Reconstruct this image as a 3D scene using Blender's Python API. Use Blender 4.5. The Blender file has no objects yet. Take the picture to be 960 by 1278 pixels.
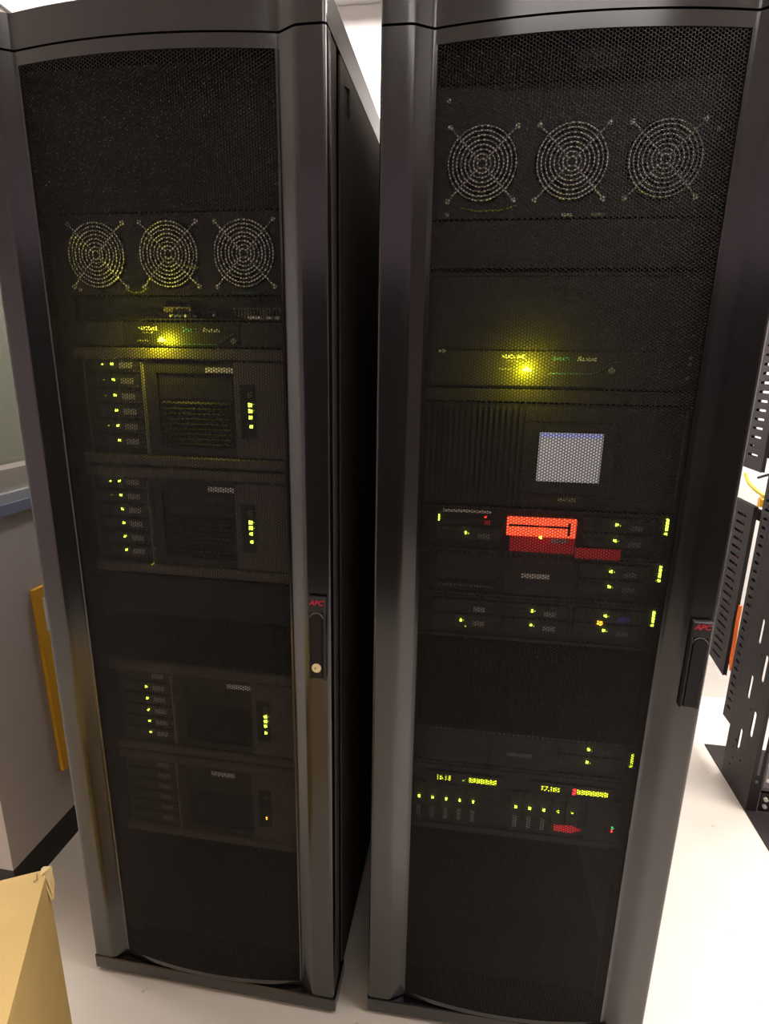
import bpy, bmesh, math, random
import numpy as np
from mathutils import Vector, Matrix
random.seed(4)
R = math.radians
SC = bpy.context.scene
COL = SC.collection

# ------------------------------------------------------------------ camera
FPX, CAM = 701.71, Vector((0.23796, -0.92864, 1.43744))
FW = Vector((-0.14591961, 0.95671392, -0.25180536))
RT = Vector((0.98773663, 0.15517875, 0.01720186))
UP = Vector((-0.0555321, 0.24620729, 0.96762501))
cam_data = bpy.data.cameras.new('camera')
cam = bpy.data.objects.new('camera', cam_data)
COL.objects.link(cam)
cam_data.sensor_fit = 'VERTICAL'
cam_data.sensor_height = 32.0
cam_data.lens = 32.0 * FPX / 1278.0
cam_data.clip_start = 0.02
cam.matrix_world = Matrix(((RT.x, UP.x, -FW.x, CAM.x), (RT.y, UP.y, -FW.y, CAM.y),
                           (RT.z, UP.z, -FW.z, CAM.z), (0, 0, 0, 1)))
SC.camera = cam

# ------------------------------------------------------------------ world, exposure
world = bpy.data.worlds.new('world')
SC.world = world
world.use_nodes = True
world.node_tree.nodes['Background'].inputs[0].default_value = (0.5, 0.48, 0.5, 1)
world.node_tree.nodes['Background'].inputs[1].default_value = 0.05
SC.view_settings.view_transform = 'Standard'
SC.view_settings.look = 'None'
SC.view_settings.gamma = 1
SC.view_settings.use_curve_mapping = False
SC.view_settings.exposure = 0.0
SC.cycles.use_denoising = True
SC.cycles.denoising_input_passes = 'RGB_ALBEDO_NORMAL'
SC.cycles.sample_clamp_indirect = 4.0
SC.cycles.caustics_reflective = False
SC.cycles.caustics_refractive = False

# strengths of the ceiling troffers (x, y, length_x, length_y, emission)
TROFFERS = [
    (1.75, 0.88, 0.6, 1.2, 72.0, 'beside the open relay rack'),
    (0.75, 0.06, 0.6, 0.6, 15.0, 'above the black rack beside the relay rack'),
    (-0.30, 1.05, 0.6, 0.5, 56.0, 'above the black rack beside the grey partition'),
    (-2.3, 0.75, 0.6, 1.2, 44.0, 'beyond the windowed grey partition'),
    (0.60, -1.50, 1.2, 0.3, 7.5, 'over the aisle in front of the added cabinets'),
    (1.75, -0.30, 0.6, 0.9, 20.0, 'over the open floor in front of the relay rack'),
]

# ------------------------------------------------------------------ materials
MATS = {}


def mat(name, color, rough=0.5, metal=0.0, spec=0.5, emit=None, strength=0.0, noise=None, bump=None, alpha=None, trans=0.0):
    if name in MATS:
        return MATS[name]
    m = bpy.data.materials.new(name)
    m.use_nodes = True
    nt = m.node_tree
    b = nt.nodes['Principled BSDF']
    b.inputs['Base Color'].default_value = (*color, 1)
    b.inputs['Roughness'].default_value = rough
    b.inputs['Metallic'].default_value = metal
    b.inputs['Specular IOR Level'].default_value = spec
    if trans:
        b.inputs['Transmission Weight'].default_value = trans
    if emit:
        b.inputs['Emission Color'].default_value = (*emit, 1)
        b.inputs['Emission Strength'].default_value = strength
        m.cycles.emission_sampling = 'FRONT' if name.startswith('lit diffuser') else 'NONE'
    if noise or bump:
        tc = nt.nodes.new('ShaderNodeTexCoord')
    if noise:
        sc, c2, lo, hi = noise
        n = nt.nodes.new('ShaderNodeTexNoise')
        n.inputs['Scale'].default_value = sc
        n.inputs['Detail'].default_value = 6
        r = nt.nodes.new('ShaderNodeValToRGB')
        r.color_ramp.elements[0].position = lo
        r.color_ramp.elements[1].position = hi
        r.color_ramp.elements[0].color = (*color, 1)
        r.color_ramp.elements[1].color = (*c2, 1)
        nt.links.new(tc.outputs['Object'], n.inputs['Vector'])
        nt.links.new(n.outputs['Fac'], r.inputs['Fac'])
        nt.links.new(r.outputs['Color'], b.inputs['Base Color'])
    if bump:
        sc, st = bump
        n2 = nt.nodes.new('ShaderNodeTexNoise')
        n2.inputs['Scale'].default_value = sc
        n2.inputs['Detail'].default_value = 3
        bp = nt.nodes.new('ShaderNodeBump')
        bp.inputs['Strength'].default_value = st
        bp.inputs['Distance'].default_value = 0.002
        nt.links.new(tc.outputs['Object'], n2.inputs['Vector'])
        nt.links.new(n2.outputs['Fac'], bp.inputs['Height'])
        nt.links.new(bp.outputs['Normal'], b.inputs['Normal'])
    MATS[name] = m
    return m


PAINT = mat('black powder coat', (0.0036, 0.0027, 0.0031), 0.19, spec=0.95)
PERF = mat('black perforated steel', (0.008, 0.0062, 0.0060), 0.5, spec=0.3)
SIDE = mat('black cabinet side', (0.075, 0.064, 0.054), 0.8, spec=0.1)
INNER = mat('dark rack interior', (0.012, 0.011, 0.011), 0.7)
GAPM = mat('dark gap', (0.006, 0.006, 0.006), 0.8)
BEZEL = mat('graphite bezel plastic', (0.125, 0.106, 0.096), 0.5, bump=(500, 0.05))
BEZEL2 = mat('dark bezel plastic', (0.034, 0.030, 0.028), 0.5)
BLANK = mat('blanking panel paint', (0.026, 0.023, 0.026), 0.45)
DARK = mat('black plastic', (0.012, 0.011, 0.012), 0.45)
CHROME = mat('nickel plated wire', (0.92, 0.89, 0.90), 0.4, 0.35)
STEEL = mat('zinc screw', (0.80, 0.76, 0.68), 0.35, 0.5)
BRASS = mat('lock brass', (0.90, 0.80, 0.52), 0.3, 0.5)
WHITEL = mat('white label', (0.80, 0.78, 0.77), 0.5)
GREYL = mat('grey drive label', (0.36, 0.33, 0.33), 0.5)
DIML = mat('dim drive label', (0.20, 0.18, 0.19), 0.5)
TEAL = mat('teal print', (0.10, 0.26, 0.30), 0.5)
REDP = mat('red print', (0.55, 0.02, 0.05), 0.4)
BLUEV = mat('blue connector', (0.05, 0.07, 0.30), 0.45)
GREENLED = mat('green led', (0.3, 0.5, 0.02), 0.4, emit=(0.74, 1.0, 0.06), strength=7.0)
DIMLED = mat('dim green led', (0.2, 0.3, 0.02), 0.4, emit=(0.55, 0.9, 0.03), strength=0.7)
BIGLED = mat('bright yellow green led', (0.6, 0.7, 0.02), 0.4, emit=(0.95, 1.0, 0.02), strength=40.0)
YELLED = mat('yellow display segments', (0.5, 0.5, 0.02), 0.4, emit=(0.85, 1.0, 0.03), strength=2.2)
AMBER = mat('amber led', (0.5, 0.3, 0.02), 0.4, emit=(1.0, 0.45, 0.03), strength=4.0)
REDLED = mat('red led', (0.5, 0.02, 0.02), 0.4, emit=(1.0, 0.03, 0.03), strength=5.0)
GRNLED = mat('pure green led', (0.02, 0.5, 0.1), 0.4, emit=(0.05, 1.0, 0.25), strength=1.5)
BLULED = mat('blue led', (0.05, 0.05, 0.4), 0.4, emit=(0.1, 0.12, 0.9), strength=0.04)
REDWIN = mat('red lit window', (0.5, 0.05, 0.02), 0.4, emit=(1.0, 0.085, 0.03), strength=2.2)
REDPAN = mat('red spill and button glow', (0.42, 0.02, 0.03), 0.4, emit=(1.0, 0.03, 0.04), strength=0.13)  # red colour and emission imitate window light spilling downward; also the eject button
SCREEN = mat('pale lcd', (0.4, 0.38, 0.42), 0.3, emit=(0.72, 0.66, 0.70), strength=0.42)
SCREENT = mat('lcd title bar', (0.3, 0.3, 0.5), 0.3, emit=(0.42, 0.44, 0.9), strength=0.6)
GREYW = mat('grey partition paint', (0.50, 0.455, 0.45), 0.6, bump=(300, 0.05))
BLACKB = mat('black vinyl base', (0.010, 0.009, 0.009), 0.7)
BLUER = mat('blue painted rail', (0.20, 0.23, 0.33), 0.4)
PALER = mat('pale aluminium sill', (0.50, 0.54, 0.56), 0.35, 0.2)
BEIGEF = mat('beige window frame', (0.42, 0.38, 0.33), 0.5)
GLASSM = mat('greenish window glass', (0.14, 0.150, 0.118), 0.12, spec=0.5, trans=0.9)
WHITEW = mat('white wall paint', (0.80, 0.78, 0.75), 0.6)
CEILM = mat('white ceiling board', (0.90, 0.88, 0.86), 0.8, bump=(180, 0.08))
YELCARD = mat('yellow cardboard', (0.78, 0.42, 0.02), 0.7)
CARD = mat('tan cardboard', (0.68, 0.47, 0.17), 0.75, noise=(14, (0.62, 0.42, 0.145), 0.35, 0.75), bump=(60, 0.05))
CARDI = mat('torn cardboard edge', (0.72, 0.56, 0.28), 0.85)
RELAY = mat('black relay rack paint', (0.018, 0.013, 0.014), 0.5, spec=0.25)
RELAYG = mat('grey metal panel', (0.20, 0.18, 0.19), 0.35, 0.4)
ORANGE = mat('orange cable jacket', (0.85, 0.17, 0.02), 0.4)
YELC = mat('yellow cable jacket', (0.75, 0.55, 0.03), 0.4)
REDM = mat('red cable jacket', (0.55, 0.05, 0.02), 0.4)
TUBE = [None]


def floor_material():
    m = bpy.data.materials.new('pale vinyl floor')
    m.use_nodes = True
    nt = m.node_tree
    b = nt.nodes['Principled BSDF']
    b.inputs['Roughness'].default_value = 0.35
    tc = nt.nodes.new('ShaderNodeTexCoord')
    n = nt.nodes.new('ShaderNodeTexNoise')
    n.inputs['Scale'].default_value = 3.5
    n.inputs['Detail'].default_value = 8
    r = nt.nodes.new('ShaderNodeValToRGB')
    r.color_ramp.elements[0].position = 0.3
    r.color_ramp.elements[1].position = 0.75
    r.color_ramp.elements[0].color = (0.62, 0.56, 0.49, 1)
    r.color_ramp.elements[1].color = (0.69, 0.64, 0.57, 1)
    v = nt.nodes.new('ShaderNodeTexNoise')
    v.inputs['Scale'].default_value = 26
    v.inputs['Detail'].default_value = 2
    r2 = nt.nodes.new('ShaderNodeValToRGB')
    r2.color_ramp.elements[0].position = 0.71
    r2.color_ramp.elements[1].position = 0.76
    r2.color_ramp.elements[0].color = (1, 1, 1, 1)
    r2.color_ramp.elements[1].color = (0.62, 0.60, 0.57, 1)
    mx = nt.nodes.new('ShaderNodeMixRGB')
    mx.blend_type = 'MULTIPLY'
    mx.inputs[0].default_value = 1
    for t in (n, v):
        nt.links.new(tc.outputs['Object'], t.inputs['Vector'])
    nt.links.new(n.outputs['Fac'], r.inputs['Fac'])
    nt.links.new(v.outputs['Fac'], r2.inputs['Fac'])
    nt.links.new(r.outputs['Color'], mx.inputs[1])
    nt.links.new(r2.outputs['Color'], mx.inputs[2])
    nt.links.new(mx.outputs['Color'], b.inputs['Base Color'])
    return m


FLOORM = floor_material()


# ------------------------------------------------------------------ mesh helpers
class MB:
    """Collects shapes; o is subtracted so that parts can be given in their rack's coordinates."""

    def __init__(self, o=(0, 0, 0)):
        self.v, self.f, self.o = [], [], o

    def add(self, vs, fs):
        n = len(self.v)
        ox, oy, oz = self.o
        self.v += [(x - ox, y - oy, z - oz) for x, y, z in vs]
        self.f += [tuple(i + n for i in f) for f in fs]
        return self

    def box(self, x0, x1, y0, y1, z0, z1, c=0.0):
        if c <= 0:
            self.add([(x0, y0, z0), (x1, y0, z0), (x1, y1, z0), (x0, y1, z0), (x0, y0, z1), (x1, y0, z1), (x1, y1, z1), (x0, y1, z1)],
                     [(0, 3, 2, 1), (4, 5, 6, 7), (0, 1, 5, 4), (1, 2, 6, 5), (2, 3, 7, 6), (3, 0, 4, 7)])
        else:  # front edges chamfered by c
            self.add([(x0, y0 + c, z0), (x1, y0 + c, z0), (x1, y1, z0), (x0, y1, z0), (x0, y0 + c, z1), (x1, y0 + c, z1), (x1, y1, z1), (x0, y1, z1),
                      (x0 + c, y0, z0 + c), (x1 - c, y0, z0 + c), (x1 - c, y0, z1 - c), (x0 + c, y0, z1 - c)],
                     [(0, 3, 2, 1), (4, 5, 6, 7), (1, 2, 6, 5), (2, 3, 7, 6), (3, 0, 4, 7), (8, 9, 10, 11),
                      (0, 1, 9, 8), (1, 5, 10, 9), (5, 4, 11, 10), (4, 0, 8, 11)])
        return self

    def prism(self, pts, z0, z1):
        """closed polygon (x, y) counter-clockwise, extruded in z"""
        n = len(pts)
        self.add([(x, y, z0) for x, y in pts] + [(x, y, z1) for x, y in pts],
                 [tuple(range(n))[::-1], tuple(range(n, 2 * n))] + [(i, (i + 1) % n, (i + 1) % n + n, i + n) for i in range(n)])
        return self

    def tube(self, path, r, seg=8, closed=False):
        P = [Vector(p) for p in path]
        n = len(P)
        rings = []
        for i, p in enumerate(P):
            a = P[(i - 1) % n] if closed or i > 0 else p
            b = P[(i + 1) % n] if closed or i < n - 1 else p
            t = (b - a).normalized()
            ref = Vector((0, 0, 1)) if abs(t.z) < 0.9 else Vector((0, 1, 0))
            if closed:
                ref = Vector((0, 1, 0))
            s = t.cross(ref).normalized()
            u = s.cross(t)
            rings.append([p + (s * math.cos(k * 2 * math.pi / seg) + u * math.sin(k * 2 * math.pi / seg)) * r for k in range(seg)])
        vs = [tuple(v) for g in rings for v in g]
        fs = []
        for i in range(n if closed else n - 1):
            j = (i + 1) % n
            for k in range(seg):
                l = (k + 1) % seg
                fs.append((i * seg + k, i * seg + l, j * seg + l, j * seg + k))
        if not closed:
            fs += [tuple(range(seg))[::-1], tuple((n - 1) * seg + k for k in range(seg))]
        return self.add(vs, fs)

    def ring(self, cx, cy, cz, rad, r, n=44, seg=6):
        return self.tube([(cx + rad * math.cos(i * 2 * math.pi / n), cy, cz + rad * math.sin(i * 2 * math.pi / n)) for i in range(n)], r, seg, True)

    def cyl(self, cx, cz, rad, y0, y1, n=16):
        """cylinder along y"""
        c = [(cx + rad * math.cos(i * 2 * math.pi / n), cz + rad * math.sin(i * 2 * math.pi / n)) for i in range(n)]
        return self.add([(x, y0, z) for x, z in c] + [(x, y1, z) for x, z in c],
                        [tuple(range(n)), tuple(range(n, 2 * n))[::-1]] + [(i + n, (i + 1) % n + n, (i + 1) % n, i) for i in range(n)])

    def vcyl(self, cx, cy, rad, z0, z1, n=16):
        return self.prism([(cx + rad * math.cos(i * 2 * math.pi / n), cy + rad * math.sin(i * 2 * math.pi / n)) for i in range(n)], z0, z1)

    def mesh(self, name, m, smooth=None):
        me = bpy.data.meshes.new(name)
        me.from_pydata(self.v, [], self.f)
        me.materials.append(m)
        if smooth:
            me.shade_smooth()
            me.set_sharp_from_angle(angle=R(smooth))
        return me

    def build(self, name, m, parent=None, smooth=None):
        return obj(name, self.mesh(name, m, smooth), parent)


def obj(name, me, parent=None, loc=None):
    o = bpy.data.objects.new(name, me)
    COL.objects.link(o)
    if parent:
        o.parent = parent
    if loc:
        o.location = loc
    return o


def tag(o, label=None, cat=None, group=None, kind=None):
    for k, v in (('label', label), ('category', cat), ('group', group), ('kind', kind)):
        if v:
            o[k] = v
    return o


def thing(name, label, cat, loc, rz=0, group=None):
    o = bpy.data.objects.new(name, None)
    COL.objects.link(o)
    o.empty_display_size = 0.05
    o.location = loc
    o.rotation_euler = (0, 0, rz)
    return tag(o, label, cat, group)


def text_mesh(name, body, size, m, parent, loc, shear=0.0, depth=0.0002, bold=0.0, align='CENTER', rot=(math.pi / 2, 0, 0)):
    cu = bpy.data.curves.new(name, 'FONT')
    cu.body = body
    cu.size = size
    cu.shear = shear
    cu.extrude = depth
    cu.offset = bold
    cu.align_x = align
    cu.align_y = 'CENTER'
    cu.resolution_u = 3
    tmp = bpy.data.objects.new(name, cu)
    COL.objects.link(tmp)
    dg = bpy.context.evaluated_depsgraph_get()
    me = bpy.data.meshes.new_from_object(tmp.evaluated_get(dg))
    bpy.data.objects.remove(tmp)
    me.name = name
    me.materials.clear()
    me.materials.append(m)
    o = obj(name, me, parent, loc)
    o.rotation_euler = rot
    return o


def plate_with_holes(outer, holes, thick, axis):
    """flat plate with real holes. outer, holes: lists of (a, b) points. axis 'x': a->y, b->z, thickness in x; axis 'y': a->x, b->z."""
    bm = bmesh.new()
    for loop in [outer] + holes:
        vs = [bm.verts.new((0, a, b) if axis == 'x' else (a, 0, b)) for a, b in loop]
        for i in range(len(vs)):
            bm.edges.new((vs[i], vs[(i + 1) % len(vs)]))
    bmesh.ops.triangle_fill(bm, use_beauty=True, use_dissolve=False, edges=bm.edges[:])
    r = bmesh.ops.extrude_face_region(bm, geom=bm.faces[:])
    d = Vector((thick, 0, 0)) if axis == 'x' else Vector((0, thick, 0))
    bmesh.ops.translate(bm, vec=d, verts=[g for g in r['geom'] if isinstance(g, bmesh.types.BMVert)])
    bmesh.ops.recalc_face_normals(bm, faces=bm.faces[:])
    return bm


def bm_build(name, bm, m, parent=None, loc=None):
    me = bpy.data.meshes.new(name)
    bm.to_mesh(me)
    bm.free()
    me.materials.append(m)
    return obj(name, me, parent, loc)


def slot(a, b, w, h, n=5):
    """rounded slot outline centred on (a, b), w wide, h high"""
    r = min(w, h) / 2
    pts = []
    for cx, cz, s in ((a + w / 2 - r, b + h / 2 - r, 0), (a - w / 2 + r, b + h / 2 - r, 90), (a - w / 2 + r, b - h / 2 + r, 180), (a + w / 2 - r, b - h / 2 + r, 270)):
        for k in range(n):
            t = R(s + 90 * k / (n - 1))
            p = (cx + r * math.cos(t), cz + r * math.sin(t))
            if not pts or (abs(p[0] - pts[-1][0]) + abs(p[1] - pts[-1][1])) > 1e-5:
                pts.append(p)
    if abs(pts[0][0] - pts[-1][0]) + abs(pts[0][1] - pts[-1][1]) < 1e-5:
        pts.pop()
    return pts


# ------------------------------------------------------------------ room
def struct(name, mb, m):
    o = mb.build(name, m)
    o['kind'] = 'structure'
    return o


X0, X1, Y0, Y1, H = -3.2, 3.1, -2.9, 1.55, 2.74
struct('floor', MB().box(X0 - .1, X1 + .1, Y0 - .1, Y1 + .1, -0.08, 0), FLOORM)
struct('ceiling', MB().box(X0 - .1, X1 + .1, Y0 - .1, Y1 + .1, H + .012, H + 0.1), CEILM)
ceil = bpy.data.objects['ceiling']
tile = None
nx, ny = 10, 7
for i in range(nx):
    for j in range(ny):
        x, y = X0 + 0.03 + i * 0.625, Y1 - 0.02 - (j + 1) * 0.625
        if any(abs(x + .31 - t[0]) < t[2] / 2 + .3 and abs(y + .31 - t[1]) < t[3] / 2 + .3 for t in TROFFERS):
            continue
        if tile is None:
            tile = MB().box(0, 0.610, 0, 0.610, H, H + 0.012).mesh('ceiling_tile', CEILM)
        obj('ceiling_tile', tile, ceil, (x, y, 0))
struct('wall_back', MB().box(X0 - .1, X1 + .1, Y1, Y1 + .1, 0, H + .01), WHITEW)
struct('wall_front', MB().box(X0 - .1, X1 + .1, Y0 - .1, Y0, 0, H + .01), mat('lavender grey wall paint', (0.70, 0.58, 0.68), 0.7))
struct('wall_right', MB().box(X1, X1 + .1, Y0, Y1, 0, H + .01), mat('brown grey wall paint', (0.26, 0.22, 0.20), 0.7))
struct('wall_far', MB().box(X0 - .1, X0, Y0, Y1, 0, H + .01), WHITEW)

# partition with a window, left of the racks
PX, PT, PY0, PY1 = -0.92, 0.14, 0.13, Y1
w = struct('wall_left', MB().box(PX - PT, PX, PY0, PY1, 0.1, 1.055).box(PX - PT, PX, PY0, PY1, 2.25, H).box(PX - PT, PX, PY0, PY0 + .06, 1.055, 2.25), GREYW)
struct('baseboard_left', MB().box(PX - PT, PX, PY0, PY1, 0, 0.1), BLACKB)
struct('trim_1', MB().box(PX - PT - .012, PX + .012, PY0 - .012, PY1, 1.055, 1.083), BLUER)
struct('trim_2', MB().box(PX - PT - .008, PX + .006, PY0 - .008, PY1, 1.083, 1.108), PALER)
win = struct('window_1', MB().box(PX - PT + .02, PX - .01, PY0 + .06, PY1, 1.108, 1.165).box(PX - PT + .02, PX - .01, PY0 + .06, PY1, 2.2, 2.25)
             .box(PX - PT + .02, PX - .01, PY0 + .06, PY0 + .11, 1.165, 2.2).box(PX - PT + .02, PX - .01, PY1 - .05, PY1, 1.165, 2.2)
             .box(PX - PT + .02, PX - .01, .72, .77, 1.165, 2.2), BEIGEF)
MB().box(PX - .075, PX - .069, PY0 + .11, .72, 1.165, 2.2).build('pane', GLASSM, win)
MB().box(PX - .075, PX - .069, .77, PY1 - .05, 1.165, 2.2).build('pane', GLASSM, win)

# unseen cabinets behind the camera, added to darken reflections in the rack fronts
for k in range(4):
    cb = thing('added_cabinet', ('added black cabinet first in the row from the partition end, across the aisle', 'added black cabinet second from the partition end, across the aisle', 'added black cabinet third from the partition end, across the aisle', 'added black cabinet fourth from the partition end, across the aisle')[k],
               'cabinet', (-1.30 + k * 0.92, -2.75, 0), 0, 'added dark cabinets across the aisle')
    MB().box(0, .91, 0, .60, .06, 1.92).build('body', mat('cabinet paint', (0.015, 0.013, 0.012), .6), cb)
    MB().box(.02, .89, .02, .55, 0, .06).build('plinth', BLACKB, cb)
    for s_ in (0, 1):
        dd_ = MB().box(.006 + s_ * .452, .452 + s_ * .452, .60, .618, .07, 1.91).build('door', mat('cabinet door paint', (0.018, 0.015, 0.014), .6), cb)
        MB().box(.42 + s_ * .05, .435 + s_ * .05, .618, .645, .9, 1.06).build('handle', STEEL, dd_)

# ceiling troffers
for (x, y, lx, ly, e, where) in TROFFERS:
    t = thing('ceiling_light', 'white ceiling troffer ' + where, 'ceiling light', (x, y, H - 0.03))
    MB().box(-lx / 2, lx / 2, -ly / 2, -ly / 2 + .03, 0, .04).box(-lx / 2, lx / 2, ly / 2 - .03, ly / 2, 0, .04) \
        .box(-lx / 2, -lx / 2 + .03, -ly / 2 + .03, ly / 2 - .03, 0, .04).box(lx / 2 - .03, lx / 2, -ly / 2 + .03, ly / 2 - .03, 0, .04) \
        .build('frame', WHITEW, t)
    MB().box(-lx / 2 + .03, lx / 2 - .03, -ly / 2 + .03, ly / 2 - .03, .008, .016) \
        .build('diffuser', mat('lit diffuser %g' % e, (0.9, 0.9, 0.9), 0.5, emit=(1.0, 0.94, 0.91), strength=e), t)

# ------------------------------------------------------------------ server racks
W, ZS, ZT, DV, BOW, DEPTH = 0.592, 1.913, 1.962, 0.016, 0.021, 1.04
UB, UM = 0.048, 0.0795
Z_MB, Z_MT = 0.064, 1.8905
RACKS = {'L': (Vector((-W, 0, 0)), 0.0), 'R': (Vector((0.0754, 0.017, 0)), 0.0205)}


def rack_point(rk, u, d, z):
    o, a = RACKS[rk]
    return (o.x + u * math.cos(a) - d * math.sin(a), o.y + u * math.sin(a) + d * math.cos(a), z)


def bow(u):
    t = (2 * u - W) / (W - 2 * UM)
    return DV - BOW * (1 - t * t)


# profile of the front from the outer edge to the mesh edge, left side, as (u, y)
STILE = [(0.0, 0.0065), (0.0006, 0.0036), (0.0021, 0.0015), (0.0042, 0.0004), (0.0070, 0.0), (0.0095, 0.0), (0.0385, 0.0)]
for k in range(6):
    t = k / 5
    STILE.append((0.041 + 0.012 * t, 0.0030 * t * t))
STILE += [(0.0550, 0.00412), (0.0725, 0.0138), (0.0745, 0.0150), (0.0772, DV), (UM, DV)]


def front_line():
    arc = [(u, bow(u)) for u in np.linspace(UM, W - UM, 33)[1:-1]]
    return STILE + arc + [(W - u, y) for u, y in STILE[::-1]]


def perforated_mesh():
    """hexagonal perforation: every hole is a real opening with a wall; alternate edge cells stay closed"""
    p = 0.0051
    dx, rc, rh = p * math.sqrt(3) / 2, p / math.sqrt(3), 0.39 * p * 2 / math.sqrt(3)
    u0, u1 = UM, W - UM
    nc = int((u1 - u0) / dx)
    off = (u1 - u0 - (nc - 1) * dx) / 2
    nr = int((Z_MT + 0.004 - Z_MB + 0.004) / p)
    ci, ri = np.meshgrid(np.arange(nc), np.arange(nr), indexing='ij')
    cx = (u0 + off + ci * dx).ravel()
    cz = (Z_MB - 0.004 + (ri + 0.5 * (ci % 2)) * p + p / 2).ravel()
    ang = np.arange(6) * math.pi / 3
    ca, sa = np.cos(ang), np.sin(ang)
    ox, oz = cx[:, None] + rc * ca, cz[:, None] + rc * sa
    ix, iz = cx[:, None] + rh * ca, cz[:, None] + rh * sa
    n = len(cx)
    by = lambda x: DV - BOW * (1 - ((2 * np.clip(x, u0, u1) - W) / (W - 2 * UM)) ** 2) - 0.0003
    V = np.concatenate([np.stack([ox, by(ox), oz], -1), np.stack([ix, by(ix), iz], -1), np.stack([ix, by(ix) + 0.0011, iz], -1)], 1).reshape(-1, 3)
    base = np.arange(n)[:, None] * 18
    k, l = np.arange(6), (np.arange(6) + 1) % 6
    q1 = np.stack([base + k, base + l, base + 6 + l, base + 6 + k], -1).reshape(-1, 4)
    q2 = np.stack([base + 6 + k, base + 6 + l, base + 12 + l, base + 12 + k], -1).reshape(-1, 4)
    F = np.concatenate([q1, q2])
    me = bpy.data.meshes.new('perforated_panel')
    me.vertices.add(len(V))
    me.vertices.foreach_set('co', V.astype(np.float32).ravel())
    me.loops.add(F.size)
    me.loops.foreach_set('vertex_index', F.astype(np.int32).ravel())
    me.polygons.add(len(F))
    me.polygons.foreach_set('loop_start', np.arange(0, F.size, 4, dtype=np.int32))
    me.update(calc_edges=True)
    me.materials.append(PERF)
    return me


PERFMESH = perforated_mesh()


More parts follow.
